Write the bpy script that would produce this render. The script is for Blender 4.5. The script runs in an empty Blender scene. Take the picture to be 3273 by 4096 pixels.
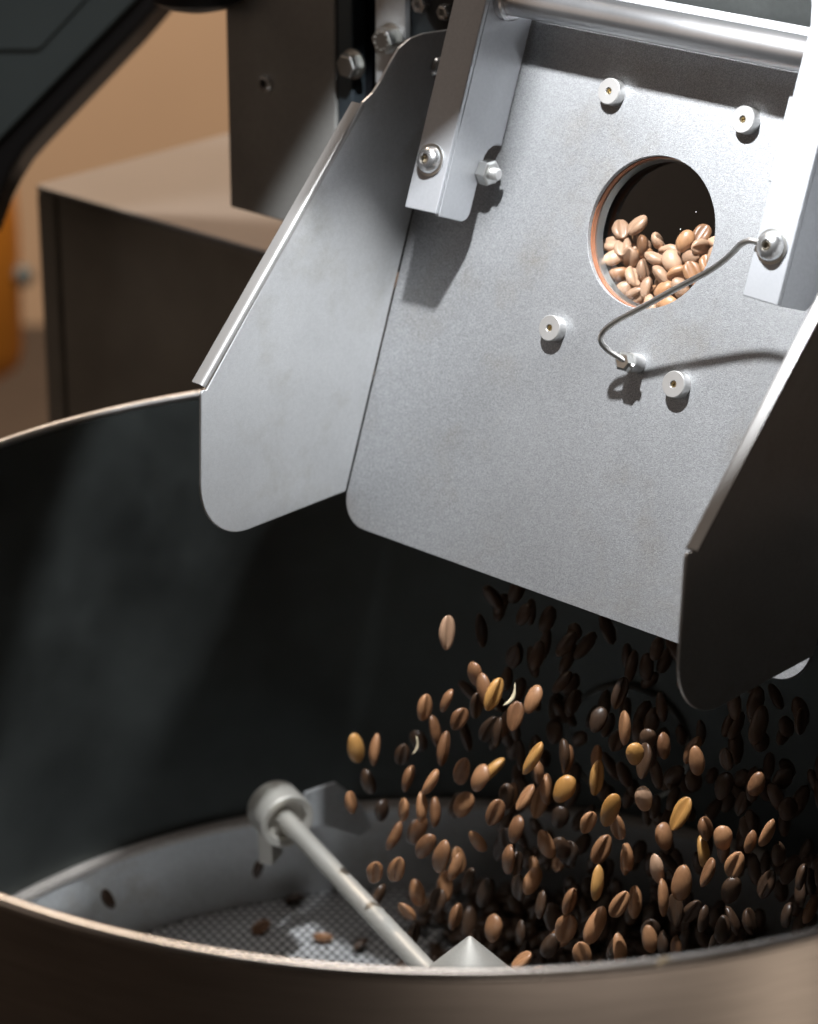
import bpy, bmesh, math, random
import numpy as np
from mathutils import Vector, Matrix
rad = math.radians
random.seed(7)
rng = np.random.default_rng(11)
S = bpy.context.scene
COL = S.collection

# ------------------------------------------------------------------ camera
PITCH = 0.3958
cam_d = bpy.data.cameras.new("camera")
cam = bpy.data.objects.new("camera", cam_d)
COL.objects.link(cam)
cam.location = (-0.01798, -1.07648, 0.49271)
cam.rotation_euler = (Matrix.Rotation(math.pi / 2 - PITCH, 4, 'X') @ Matrix.Rotation(0.002, 4, 'Z')).to_euler()
cam_d.sensor_fit = 'HORIZONTAL'
cam_d.sensor_width = 36.0
cam_d.lens = 36.0 * 11183.0 / 3273.0
cam_d.clip_start = 0.05
cam_d.clip_end = 60.0
cam_d.dof.use_dof = True
cam_d.dof.focus_distance = 1.205
cam_d.dof.aperture_fstop = 9.6
cam_d.dof.aperture_blades = 0
S.camera = cam

# ------------------------------------------------------------------ chute frame (u along machine front, v down the slope, n out of the plate)
PSI = rad(42.19)
U = Vector((math.cos(PSI), -math.sin(PSI), 0))
NF = Vector((-math.sin(PSI), -math.cos(PSI), 0))      # machine front normal
Z = Vector((0, 0, 1))
T = rad(70)
V = NF * math.cos(T) - Z * math.sin(T)
N = NF * math.sin(T) + Z * math.cos(T)
O = Vector((0.03190, 0.07, -0.02179))
def W3(u, v, w):
    """chute millimetres -> world metres"""
    return O + U * (u / 1000) + V * (v / 1000) + N * (w / 1000)

# ------------------------------------------------------------------ world, lamps, exposure
wd = bpy.data.worlds.new("World"); S.world = wd; wd.use_nodes = True
bg = wd.node_tree.nodes["Background"]
bg.inputs[0].default_value = (0.60, 0.47, 0.38, 1)
bg.inputs[1].default_value = 0.038
S.view_settings.view_transform = 'Standard'
S.view_settings.look = 'None'
S.view_settings.exposure = 0.0
S.view_settings.gamma = 1.0

def lamp(name, kind, loc, target, energy, color, **kw):
    d = bpy.data.lights.new(name, kind)
    d.energy = energy; d.color = color
    for k, v in kw.items(): setattr(d, k, v)
    o = bpy.data.objects.new(name, d); COL.objects.link(o)
    o.location = loc
    o.rotation_euler = (Vector(target) - Vector(loc)).to_track_quat('-Z', 'Y').to_euler()
    return o
# the roaster's own work lamp, close above the chute, between the two brackets
lamp("work_lamp", 'SPOT', W3(32, -425, 255), (0.059, 0.107, 0.116), 25.0, (0.94, 0.97, 1.0), shadow_soft_size=0.009, spot_size=rad(58.4), spot_blend=0.08)
# added fill areas without a known source: left, overhead, low front and right, back wall
lamp("fill_left", 'AREA', (-2.6, -0.4, 0.75), (0, 0, 0), 4.0, (1.0, 0.76, 0.59), shape='RECTANGLE', size=2.4, size_y=1.6)  # added fill that gives the plate's shadows a warm brown
lamp("fill_overhead", 'AREA', (-0.10, 0.40, 2.0), (-0.1, 0.25, 0), 13, (1.0, 0.92, 0.86), shape='RECTANGLE', size=0.6, size_y=0.45)  # added fill for the pan floor and the cabinet top
lamp("shell_fill_front", 'AREA', (0.55, -1.75, -0.80), (0.05, -0.29, -0.1), 2.6, (1.0, 0.80, 0.65), shape='RECTANGLE', size=1.1, size_y=0.7)  # added area for the drum shell to reflect, standing for floor bounce
lamp("shell_fill_right", 'AREA', (1.10, -0.98, -0.80), (0.13, -0.26, -0.1), 1.0, (1.0, 0.78, 0.60), shape='RECTANGLE', size=0.22, size_y=0.8)  # added area that draws the bright band on the shell's right
lamp("wall_fill", 'AREA', (-0.5, 1.7, 2.0), (-0.45, 3.0, 0.0), 115, (1.0, 0.80, 0.62), shape='RECTANGLE', size=1.2, size_y=0.6)  # added fill that brightens the back wall

# ------------------------------------------------------------------ materials
def mat(name):
    m = bpy.data.materials.new(name); m.use_nodes = True
    nt = m.node_tree
    return m, nt, nt.nodes["Principled BSDF"]
def node(nt, t, **kw):
    n = nt.nodes.new(t)
    for k, v in kw.items(): setattr(n, k, v)
    return n
def noise(nt, scale, detail=2.0, rough=0.5, vec=None, stretch=None):
    n = node(nt, 'ShaderNodeTexNoise')
    n.inputs['Scale'].default_value = scale; n.inputs['Detail'].default_value = detail; n.inputs['Roughness'].default_value = rough
    tc = node(nt, 'ShaderNodeTexCoord')
    src = tc.outputs['Object']
    if stretch:
        mp = node(nt, 'ShaderNodeMapping'); mp.inputs['Scale'].default_value = stretch
        nt.links.new(src, mp.inputs['Vector']); src = mp.outputs['Vector']
    nt.links.new(src, n.inputs['Vector'])
    return n
def ramp(nt, fac, stops):
    r = node(nt, 'ShaderNodeValToRGB')
    e = r.color_ramp.elements
    while len(e) < len(stops): e.new(0.5)
    for i, (p, c) in enumerate(stops):
        e[i].position = p; e[i].color = (*c, 1) if len(c) == 3 else c
    nt.links.new(fac, r.inputs['Fac'])
    return r
def mrange(nt, val, a, b, c, d):
    m = node(nt, 'ShaderNodeMapRange')
    m.inputs['From Min'].default_value = a; m.inputs['From Max'].default_value = b
    m.inputs['To Min'].default_value = c; m.inputs['To Max'].default_value = d
    nt.links.new(val, m.inputs['Value'])
    return m.outputs['Result']
def metal(name, base, rough, metallic=1.0, grain=0, grain_amt=0.2, blotch=0.08, bump=0.0, stretch=None, var=0.08, gr_r=0.03):
    m, nt, b = mat(name)
    b.inputs['Metallic'].default_value = metallic
    big = noise(nt, 14, 3, 0.55)
    lo = [c * (1 - blotch) for c in base]; hi = [min(1, c * (1 + blotch)) for c in base]
    cr = ramp(nt, big.outputs['Fac'], [(0.3, lo), (0.7, hi)])
    nt.links.new(cr.outputs['Color'], b.inputs['Base Color'])
    r_in = mrange(nt, big.outputs['Fac'], 0.3, 0.7, rough * (1 - var), rough * (1 + var))
    if grain:
        g = noise(nt, grain, 2, 0.6, stretch=stretch)
        mx = node(nt, 'ShaderNodeMix', data_type='RGBA', blend_type='MULTIPLY')
        mx.inputs['Factor'].default_value = 1.0
        gr = ramp(nt, g.outputs['Fac'], [(0.33, (1 - grain_amt,) * 3), (0.7, (1 + grain_amt * .0,) * 3)])
        nt.links.new(cr.outputs['Color'], mx.inputs['A']); nt.links.new(gr.outputs['Color'], mx.inputs['B'])
        nt.links.new(mx.outputs['Result'], b.inputs['Base Color'])
        ad = node(nt, 'ShaderNodeMath', operation='ADD')
        nt.links.new(r_in, ad.inputs[0]); nt.links.new(mrange(nt, g.outputs['Fac'], 0.3, 0.7, gr_r, -gr_r), ad.inputs[1])
        nt.links.new(ad.outputs[0], b.inputs['Roughness'])
        if bump:
            bp = node(nt, 'ShaderNodeBump'); bp.inputs['Strength'].default_value = bump; bp.inputs['Distance'].default_value = 0.0006
            nt.links.new(g.outputs['Fac'], bp.inputs['Height']); nt.links.new(bp.outputs['Normal'], b.inputs['Normal'])
    else:
        nt.links.new(r_in, b.inputs['Roughness'])
    return m
def paint(name, base, rough, blotch=0.1, scale=8, spec=0.5):
    m, nt, b = mat(name)
    n = noise(nt, scale, 4, 0.6)
    cr = ramp(nt, n.outputs['Fac'], [(0.3, [c * (1 - blotch) for c in base]), (0.7, [c * (1 + blotch) for c in base])])
    nt.links.new(cr.outputs['Color'], b.inputs['Base Color'])
    b.inputs['Roughness'].default_value = rough
    b.inputs['Specular IOR Level'].default_value = spec
    return m

M = {}
M['plate'] = metal('bead_blasted_steel', (0.40, 0.405, 0.415), 0.50, 0.6, grain=2600, grain_amt=0.38, blotch=0.05, bump=0.30, gr_r=0.18)
M['wing'] = metal('rolled_steel_sheet', (0.62, 0.625, 0.63), 0.42, 0.6, grain=420, grain_amt=0.05, blotch=0.08, bump=0.01)
M['hem'] = metal('folded_edge_steel', (0.42, 0.41, 0.40), 0.44, 0.75)
M['bracket'] = metal('satin_steel_bracket', (0.43, 0.44, 0.46), 0.46, 0.55, grain=600, grain_amt=0.06, blotch=0.05, bump=0.01)
M['rod'] = metal('drawn_steel_rod', (0.56, 0.56, 0.57), 0.31, 0.97, grain=500, grain_amt=0.04, gr_r=0.0)
M['bolt'] = metal('turned_steel', (0.56, 0.555, 0.545), 0.38, 0.75)
M['screw'] = metal('polished_screw_steel', (0.72, 0.72, 0.72), 0.27, 0.95)
M['socket'] = metal('dark_socket_steel', (0.30, 0.27, 0.22), 0.35, 1.0)
M['brass'] = metal('socket_floor', (0.5, 0.42, 0.26), 0.3, 1.0)
M['wire'] = metal('spring_wire', (0.68, 0.67, 0.65), 0.33, 1.0, grain=900, grain_amt=0.1)
M['zinc'] = metal('zinc_plated_steel', (0.60, 0.60, 0.58), 0.3, 1.0)
M['aluminium'] = metal('cast_aluminium', (0.62, 0.60, 0.55), 0.46, 0.55, grain=800, grain_amt=0.05)
M['pan'] = metal('polished_pan_steel', (0.72, 0.745, 0.76), 0.36, 0.45, blotch=0.1)
M['ledge'] = metal('ledge_steel', (0.66, 0.62, 0.58), 0.42, 0.6, grain=400, grain_amt=0.15)
M['lining'] = metal('dark_lining_steel', (0.078, 0.087, 0.085), 0.48, 0.85, blotch=0.25, var=0.2)
M['gap'] = paint('gap_shade_black', (0.010, 0.010, 0.011), 0.6)  # black standing for shade in the cabinet gap and the screw socket
M['gasket'] = paint('orange_gasket', (0.26, 0.095, 0.04), 0.6, 0.15, 200)
M['black'] = paint('satin_black_plastic', (0.013, 0.014, 0.017), 0.45)
M['slate'] = paint('slate_grey_panel', (0.095, 0.13, 0.145), 0.55, 0.12, 6)
M['cover'] = metal('dark_bronze_sheet', (0.33, 0.325, 0.31), 0.5, 0.5, blotch=0.12, grain=300, grain_amt=0.08)
M['dark_face'] = metal('dark_machine_face', (0.060, 0.064, 0.062), 0.5, 0.6, blotch=0.15, grain=250, grain_amt=0.15)
M['blue_steel'] = metal('blued_steel', (0.10, 0.125, 0.145), 0.45, 0.8, blotch=0.12)
M['cabinet'] = metal('brown_cabinet_sheet', (0.32, 0.315, 0.295), 0.55, 0.4, blotch=0.14)
M['cab_top'] = paint('pale_cabinet_top', (0.20, 0.20, 0.205), 0.42, 0.06, 5)
M['orange'] = paint('orange_plastic', (0.80, 0.30, 0.03), 0.5, 0.12, 5)
M['wall'] = paint('tan_wall', (0.50, 0.36, 0.245), 0.8, 0.06, 1.6)
M['floor'] = paint('dark_wood_floor', (0.042, 0.031, 0.024), 0.6, 0.2, 3)
M['chaff'] = paint('pale_chaff', (0.72, 0.62, 0.42), 0.7, 0.1, 300)
M['chamber'] = paint('chamber_black', (0.012, 0.013, 0.016), 0.6)

def sparkle(m, scale=1900, lo=0.82, hi=1.18, stain=(0.90, 0.85, 0.78)):
    nt = m.node_tree; b = nt.nodes["Principled BSDF"]
    src = b.inputs['Base Color'].links[0].from_socket
    v = node(nt, 'ShaderNodeTexVoronoi'); v.inputs['Scale'].default_value = scale
    tc = node(nt, 'ShaderNodeTexCoord'); nt.links.new(tc.outputs['Object'], v.inputs['Vector'])
    sp = node(nt, 'ShaderNodeSeparateColor'); nt.links.new(v.outputs['Color'], sp.inputs[0])
    mr = mrange(nt, sp.outputs[0], 0, 1, lo, hi)
    mx = node(nt, 'ShaderNodeMix', data_type='RGBA', blend_type='MULTIPLY'); mx.inputs['Factor'].default_value = 1
    nt.links.new(src, mx.inputs['A']); nt.links.new(mr, mx.inputs['B'])
    st = noise(nt, 22, 5, 0.65); st2 = noise(nt, 130, 3, 0.6)
    ad = node(nt, 'ShaderNodeMath', operation='MULTIPLY'); nt.links.new(mrange(nt, st.outputs['Fac'], 0.52, 0.72, 0, 1), ad.inputs[0]); nt.links.new(mrange(nt, st2.outputs['Fac'], 0.3, 0.65, 0.2, 1), ad.inputs[1])
    mx2 = node(nt, 'ShaderNodeMix', data_type='RGBA', blend_type='MULTIPLY')
    nt.links.new(ad.outputs[0], mx2.inputs['Factor']); nt.links.new(mx.outputs['Result'], mx2.inputs['A']); mx2.inputs['B'].default_value = (*stain, 1)
    nt.links.new(mx2.outputs['Result'], b.inputs['Base Color'])
sparkle(M['plate'])
sparkle(M['wing'], 2500, 0.93, 1.05, (0.80, 0.78, 0.73))
sparkle(M['pan'], 900, 0.92, 1.06, (0.72, 0.66, 0.58))

_b = M['pan'].node_tree.nodes['Principled BSDF']; _b.inputs['Anisotropic'].default_value = 0.8
_t = node(M['pan'].node_tree, 'ShaderNodeTangent', direction_type='RADIAL', axis='Z'); M['pan'].node_tree.links.new(_t.outputs['Tangent'], _b.inputs['Tangent'])
# outer shell: circumferentially brushed steel
def shell_mat():
    m, nt, b = mat('brushed_drum_steel')
    b.inputs['Metallic'].default_value = 1.0
    n = noise(nt, 60, 3, 0.6, stretch=(0.5, 0.5, 14))
    cr = ramp(nt, n.outputs['Fac'], [(0.3, (0.46, 0.445, 0.43)), (0.7, (0.60, 0.58, 0.56))])
    nt.links.new(cr.outputs['Color'], b.inputs['Base Color'])
    b.inputs['Roughness'].default_value = 0.28
    b.inputs['Anisotropic'].default_value = 0.7
    tg = node(nt, 'ShaderNodeTangent', direction_type='RADIAL', axis='Z')
    nt.links.new(tg.outputs['Tangent'], b.inputs['Tangent'])
    return m
M['shell'] = shell_mat()
M['rim'] = metal('rolled_rim_steel', (0.66, 0.65, 0.64), 0.28, 1.0)

def mesh_floor_mat():
    """perforated sheet: hexagonal grid of small holes with embossed edges"""
    m, nt, b = mat('perforated_steel')
    tc = node(nt, 'ShaderNodeTexCoord')
    sx = node(nt, 'ShaderNodeSeparateXYZ'); nt.links.new(tc.outputs['Object'], sx.inputs[0])
    k = 2 * math.pi / 0.0046
    def wave(a):
        d1 = node(nt, 'ShaderNodeMath', operation='MULTIPLY'); d1.inputs[1].default_value = k * math.cos(a)
        d2 = node(nt, 'ShaderNodeMath', operation='MULTIPLY'); d2.inputs[1].default_value = k * math.sin(a)
        nt.links.new(sx.outputs[0], d1.inputs[0]); nt.links.new(sx.outputs[1], d2.inputs[0])
        s = node(nt, 'ShaderNodeMath', operation='ADD'); nt.links.new(d1.outputs[0], s.inputs[0]); nt.links.new(d2.outputs[0], s.inputs[1])
        c = node(nt, 'ShaderNodeMath', operation='COSINE'); nt.links.new(s.outputs[0], c.inputs[0])
        return c.outputs[0]
    a1 = node(nt, 'ShaderNodeMath', operation='ADD'); a2 = node(nt, 'ShaderNodeMath', operation='ADD')
    nt.links.new(wave(0.55), a1.inputs[0]); nt.links.new(wave(0.55 + 2 * math.pi / 3), a1.inputs[1])
    nt.links.new(a1.outputs[0], a2.inputs[0]); nt.links.new(wave(0.55 + 4 * math.pi / 3), a2.inputs[1])
    cr = ramp(nt, mrange(nt, a2.outputs[0], -1.5, 3.0, 0, 1), [(0.34, (0.88, 0.89, 0.90)), (0.50, (0.004, 0.004, 0.005))])
    nt.links.new(cr.outputs['Color'], b.inputs['Base Color'])
    b.inputs['Metallic'].default_value = 0.35
    b.inputs['Roughness'].default_value = 0.25
    bp = node(nt, 'ShaderNodeBump'); bp.inputs['Strength'].default_value = 0.9; bp.inputs['Distance'].default_value = 0.0012; bp.invert = True
    nt.links.new(a2.outputs[0], bp.inputs['Height']); nt.links.new(bp.outputs['Normal'], b.inputs['Normal'])
    return m
M['mesh_floor'] = mesh_floor_mat()

def bean_mat(name, lo, hi, rough=0.42):
    m, nt, b = mat(name)
    oi = node(nt, 'ShaderNodeObjectInfo')
    n = noise(nt, 420, 4, 0.7)
    ad = node(nt, 'ShaderNodeMath', operation='ADD')
    sc = node(nt, 'ShaderNodeMath', operation='MULTIPLY'); sc.inputs[1].default_value = 0.5
    nt.links.new(n.outputs['Fac'], sc.inputs[0])
    sc2 = node(nt, 'ShaderNodeMath', operation='MULTIPLY'); sc2.inputs[1].default_value = 0.55
    nt.links.new(oi.outputs['Random'], sc2.inputs[0])
    nt.links.new(sc.outputs[0], ad.inputs[0]); nt.links.new(sc2.outputs[0], ad.inputs[1])
    cr = ramp(nt, ad.outputs[0], [(0.15, lo), (0.8, hi)])
    nt.links.new(cr.outputs['Color'], b.inputs['Base Color'])
    b.inputs['Roughness'].default_value = rough
    b.inputs['Coat Weight'].default_value = 0.18
    b.inputs['Coat Roughness'].default_value = 0.35
    bp = node(nt, 'ShaderNodeBump'); bp.inputs['Strength'].default_value = 0.4; bp.inputs['Distance'].default_value = 0.0004
    nt.links.new(n.outputs['Fac'], bp.inputs['Height']); nt.links.new(bp.outputs['Normal'], b.inputs['Normal'])
    return m
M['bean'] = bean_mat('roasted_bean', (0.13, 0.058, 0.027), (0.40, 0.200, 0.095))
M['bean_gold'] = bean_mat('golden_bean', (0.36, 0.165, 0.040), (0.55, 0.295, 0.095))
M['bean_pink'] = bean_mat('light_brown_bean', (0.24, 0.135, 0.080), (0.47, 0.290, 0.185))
M['bean_dark_shade'] = bean_mat('dark_shaded_bean', (0.028, 0.016, 0.010), (0.075, 0.040, 0.022))  # bean copy with shade put into its colour; also dark stray beans

def glass_mat():
    m, nt, b = mat('sight_glass_pane')
    b.inputs['Base Color'].default_value = (0.97, 0.98, 0.98, 1)
    b.inputs['Roughness'].default_value = 0.02
    b.inputs['IOR'].default_value = 1.2
    b.inputs['Transmission Weight'].default_value = 1.0
    # thin pane: let the lamp's light through, with a few dust specks
    tr = node(nt, 'ShaderNodeBsdfTransparent'); tr.inputs[0].default_value = (0.93, 0.95, 0.96, 1)
    gl = node(nt, 'ShaderNodeBsdfGlossy'); gl.inputs['Roughness'].default_value = 0.03
    fr = node(nt, 'ShaderNodeFresnel'); fr.inputs['IOR'].default_value = 1.45
    mx = node(nt, 'ShaderNodeMixShader')
    nt.links.new(fr.outputs[0], mx.inputs[0]); nt.links.new(tr.outputs[0], mx.inputs[1]); nt.links.new(gl.outputs[0], mx.inputs[2])
    df = node(nt, 'ShaderNodeBsdfDiffuse'); df.inputs[0].default_value = (0.75, 0.75, 0.75, 1)
    v = node(nt, 'ShaderNodeTexVoronoi'); v.inputs['Scale'].default_value = 190
    tc = node(nt, 'ShaderNodeTexCoord'); nt.links.new(tc.outputs['Object'], v.inputs['Vector'])
    n2 = noise(nt, 60, 2)
    lt = node(nt, 'ShaderNodeMath', operation='LESS_THAN'); lt.inputs[1].default_value = 0.038
    nt.links.new(v.outputs['Distance'], lt.inputs[0])
    gt = node(nt, 'ShaderNodeMath', operation='GREATER_THAN'); gt.inputs[1].default_value = 0.47
    nt.links.new(n2.outputs['Fac'], gt.inputs[0])
    ml = node(nt, 'ShaderNodeMath', operation='MULTIPLY'); nt.links.new(lt.outputs[0], ml.inputs[0]); nt.links.new(gt.outputs[0], ml.inputs[1])
    mx2 = node(nt, 'ShaderNodeMixShader')
    nt.links.new(ml.outputs[0], mx2.inputs[0]); nt.links.new(mx.outputs[0], mx2.inputs[1]); nt.links.new(df.outputs[0], mx2.inputs[2])
    nt.links.new(mx2.outputs[0], nt.nodes['Material Output'].inputs['Surface'])
    return m
M['glass'] = glass_mat()

# ------------------------------------------------------------------ builders
def tag(o, label=None, cat=None, group=None, kind=None):
    if label: o['label'] = label
    if cat: o['category'] = cat
    if group: o['group'] = group
    if kind: o['kind'] = kind
    return o
def thing(name, loc, label, cat, group=None):
    o = bpy.data.objects.new(name, None); COL.objects.link(o)
    o.empty_display_size = 0.02; o.location = loc
    return tag(o, label, cat, group)
def wloc(o):
    p = Vector(o.location)
    while o.parent: o = o.parent; p += Vector(o.location)
    return p
def link(name, bm, m, parent=None, smooth=None, bevel=None, seg=2, loc=None):
    """bm is in world metres; the object's origin is its parent's (or loc)"""
    me = bpy.data.meshes.new(name)
    base = wloc(parent) if parent else (Vector(loc) if loc is not None else Vector((0, 0, 0)))
    bmesh.ops.translate(bm, verts=bm.verts, vec=-base)
    bmesh.ops.recalc_face_normals(bm, faces=bm.faces)
    if smooth is not None:
        for f in bm.faces: f.smooth = True
        lim = rad(smooth)
        for e in bm.edges:
            if len(e.link_faces) == 2 and e.calc_face_angle(0) > lim: e.smooth = False
    bm.to_mesh(me); bm.free()
    o = bpy.data.objects.new(name, me); COL.objects.link(o)
    me.materials.append(m)
    if parent: o.parent = parent
    elif loc is not None: o.location = loc
    if bevel:
        md = o.modifiers.new('bevel', 'BEVEL'); md.width = bevel; md.segments = seg; md.limit_method = 'ANGLE'; md.angle_limit = rad(35)
        md.harden_normals = False
    return o
def frame(axis, up=None):
    a = Vector(axis).normalized()
    up = Vector(up) if up is not None else (Z if abs(a.z) < 0.9 else Vector((1, 0, 0)))
    x = up.cross(a).normalized(); y = a.cross(x).normalized()
    return x, y, a
def add_prism(bm, pts, d):
    """closed polygon (world points) extruded along d"""
    d = Vector(d)
    a = [bm.verts.new(p) for p in pts]; b = [bm.verts.new(Vector(p) + d) for p in pts]
    bm.faces.new(a); bm.faces.new(b[::-1])
    n = len(pts)
    for i in range(n): bm.faces.new((a[i], b[i], b[(i + 1) % n], a[(i + 1) % n]))
def add_box(bm, o, ax, ay, az):
    """corner o, three edge vectors"""
    add_prism(bm, [o, o + ax, o + ax + ay, o + ay], az)
def add_lathe(bm, c, axis, prof, seg=32, up=None, arc=None):
    """prof: list of (radius, height along axis)"""
    x, y, a = frame(axis, up); c = Vector(c); rings = []
    full = arc is None
    a0, a1 = arc or (0, 2 * math.pi)
    ns = seg if full else seg + 1
    for r, h in prof:
        if r < 1e-7: rings.append([bm.verts.new(c + a * h)])
        else: rings.append([bm.verts.new(c + a * h + (x * math.cos(t) + y * math.sin(t)) * r) for t in [a0 + (a1 - a0) * i / seg for i in range(ns)]])
    for p, q in zip(rings, rings[1:]):
        rng_ = range(seg)
        for i in rng_:
            j = (i + 1) % ns
            if len(p) == 1 and len(q) == 1: continue
            if len(p) == 1: bm.faces.new((p[0], q[i], q[j]))
            elif len(q) == 1: bm.faces.new((p[i], q[0], p[j]))
            else: bm.faces.new((p[i], q[i], q[j], p[j]))
def add_tube(bm, pts, r, seg=12, cap=True):
    pts = [Vector(p) for p in pts]; rings = []
    x = None
    for i, p in enumerate(pts):
        d = (pts[min(i + 1, len(pts) - 1)] - pts[max(i - 1, 0)]).normalized()
        if x is None: x, y, _ = frame(d)
        else:
            x = (x - d * x.dot(d)).normalized(); y = d.cross(x)
        rr = r[i] if isinstance(r, (list, tuple)) else r
        rings.append([bm.verts.new(p + (x * math.cos(t) + y * math.sin(t)) * rr) for t in [2 * math.pi * k / seg for k in range(seg)]])
    for p, q in zip(rings, rings[1:]):
        for k in range(seg): bm.faces.new((p[k], p[(k + 1) % seg], q[(k + 1) % seg], q[k]))
    if cap: bm.faces.new(rings[0][::-1]); bm.faces.new(rings[-1])
def round_poly(pts, radii, seg=6):
    """2-D polygon with rounded corners"""
    out = []; n = len(pts)
    for i in range(n):
        p = np.array(pts[i], float); r = radii[i]
        if r <= 0: out.append(tuple(p)); continue
        a = np.array(pts[i - 1], float) - p; b = np.array(pts[(i + 1) % n], float) - p
        la, lb = np.linalg.norm(a), np.linalg.norm(b); a /= la; b /= lb
        ang = math.acos(max(-1, min(1, float(a @ b))))
        t = min(r / math.tan(ang / 2), la * .48, lb * .48); rr = t * math.tan(ang / 2)
        c = p + (a + b) / np.linalg.norm(a + b) * (rr / math.sin(ang / 2))
        s = p + a * t - c; e = p + b * t - c
        t0 = math.atan2(s[1], s[0]); t1 = math.atan2(e[1], e[0])
        d = (t1 - t0 + math.pi) % (2 * math.pi) - math.pi
        for k in range(seg + 1):
            th = t0 + d * k / seg; out.append((c[0] + rr * math.cos(th), c[1] + rr * math.sin(th)))
    return out
def spline(pts, n=8):
    """Catmull-Rom through points"""
    P = [Vector(p) for p in pts]; P = [P[0] * 2 - P[1]] + P + [P[-1] * 2 - P[-2]]; out = []
    for i in range(1, len(P) - 2):
        a, b, c, d = P[i - 1:i + 3]
        for k in range(n):
            t = k / n
            out.append(0.5 * ((2 * b) + (c - a) * t + (2 * a - 5 * b + 4 * c - d) * t * t + (3 * b - a - 3 * c + d) * t ** 3))
    out.append(P[-2]); return out
def BM(): return bmesh.new()

# ================================================================== SETTING
bm = BM(); add_box(bm, Vector((-4, 3.0, -0.9)), Vector((8, 0, 0)), Vector((0, 0.1, 0)), Vector((0, 0, 3.4)))
tag(link('wall', bm, M['wall']), kind='structure')
bm = BM(); add_box(bm, Vector((-4, -3, -0.92)), Vector((8, 0, 0)), Vector((0, 6, 0)), Vector((0, 0, 0.02)))
tag(link('floor', bm, M['floor']), kind='structure')

# ================================================================== COOLING DRUM
R = 0.290
drum = thing('cooling_drum', (0, 0, -0.52), 'round steel cooling drum with dark lined inside, brushed outside and a bright rolled rim', 'cooling drum')
bm = BM(); add_lathe(bm, (0, 0, 0), Z, [(R - 0.0012, -0.52), (R, -0.519), (R, -0.0025), (R - 0.0012, -0.0025), (R - 0.0012, -0.519)], 160)
link('outer_shell', bm, M['shell'], drum, smooth=40)
bm = BM()
prof = [(R - 0.0012 + 0.0024 * math.cos(t), -0.0012 + 0.0022 * math.sin(t)) for t in [2 * math.pi * k / 12 for k in range(13)]]
add_lathe(bm, (0, 0, 0), Z, prof, 200); bmesh.ops.remove_doubles(bm, verts=bm.verts, dist=1e-7)
link('rim', bm, M['rim'], drum, smooth=60)
bm = BM(); add_lathe(bm, (0, 0, 0), Z, [(0.2868, -0.003), (0.2868, -0.248), (0.2880, -0.248), (0.2880, -0.003), (0.2868, -0.003)], 160)
link('lining', bm, M['lining'], drum, smooth=40)
bm = BM(); add_lathe(bm, (0, 0, 0), Z, [(0.2866, -0.2478), (0.2835, -0.2470), (0.2828, -0.2478), (0.2803, -0.2476), (0.2796, -0.2484), (0.2796, -0.251), (0.2866, -0.251)], 160)
link('ledge', bm, M['ledge'], drum, smooth=40)
bm = BM(); add_lathe(bm, (0, 0, 0), Z, [(0.2806, -0.2515), (0.2806, -0.303), (0.2816, -0.303), (0.2816, -0.2515)], 160)
link('pan_wall', bm, M['pan'], drum, smooth=40)
bm = BM(); add_lathe(bm, (0, 0, 0), Z, [(0.0, -0.3000), (0.2804, -0.3000), (0.2804, -0.3015), (0.0, -0.3015)], 96)
link('perforated_floor', bm, M['mesh_floor'], drum)
# round port on the back wall
pd = Vector((0.1016, 0.2695, 0)).normalized(); pc = pd * 0.2835 + Vector((0, 0, -0.203))
bm = BM(); add_lathe(bm, pc, -pd, [(0, 0.0), (0.0335, 0.0), (0.0335, -0.0025), (0, -0.0025)], 48)
port = link('port_cover', bm, M['lining'], drum, smooth=40)
bm = BM(); add_lathe(bm, pc, -pd, [(0.0335, -0.002), (0.0335, 0.0008), (0.0343, 0.0012), (0.0350, 0.0006), (0.0350, -0.002)], 64)
link('port_ring', bm, M['zinc'], port, smooth=50)

# ================================================================== STIRRER
HC = Vector((0.0095, 0, 0))
st = thing('stirrer', HC + Vector((0, 0, -0.2998)), 'cast stirring arm with a round end collar running to a pointed centre hub', 'stirrer')
bm = BM(); add_lathe(bm, HC, Z, [(0, -0.1622), (0.0008, -0.1623), (0.0018, -0.1632), (0.0268, -0.1905), (0.0276, -0.192), (0.0276, -0.216), (0.025, -0.218), (0.022, -0.218), (0.022, -0.2995), (0, -0.2995)], 64)
link('hub_cone', bm, M['aluminium'], st, smooth=28)
E0 = Vector((-0.0825, 0.185, -0.2035)); H0 = HC + Vector((0, 0, -0.2035))
ad = (E0 - H0).normalized()
bm = BM(); add_tube(bm, [H0 + ad * 0.03, E0], 0.0050, 24)
link('arm', bm, M['aluminium'], st, smooth=50)
bm = BM(); add_lathe(bm, E0, ad, [(0.0051, -0.0015), (0.0100, -0.002), (0.0108, -0.0060), (0.0137, -0.0068), (0.0146, -0.0060), (0.0146, 0.0120), (0.0140, 0.0128), (0.004, 0.0128)], 64)
link('end_collar', bm, M['aluminium'], st, smooth=20)
bd = Vector((0.055, 0.046, 0)).normalized(); bn = Vector((-bd.y, bd.x, 0))
b0 = E0 + ad * 0.0125 + Vector((0, 0, 0))
bm = BM()
add_prism(bm, [b0 + bd * a + Z * h for a, h in [(0.002, -0.012), (0.018, -0.010), (0.022, 0.000), (0.042, -0.001), (0.058, -0.018), (0.066, -0.036), (0.058, -0.039), (0.039, -0.027), (0.024, -0.021), (0.002, -0.02)]], bn * 0.0022)
link('paddle_blade', bm, M['pan'], st, bevel=0.0005)
bm = BM(); add_box(bm, E0 + Vector((-0.0128, -0.003, -0.026)), Vector((0.0075, -0.003, 0)), Vector((0.005, 0.013, 0)), Vector((0, 0, 0.024)))
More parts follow.
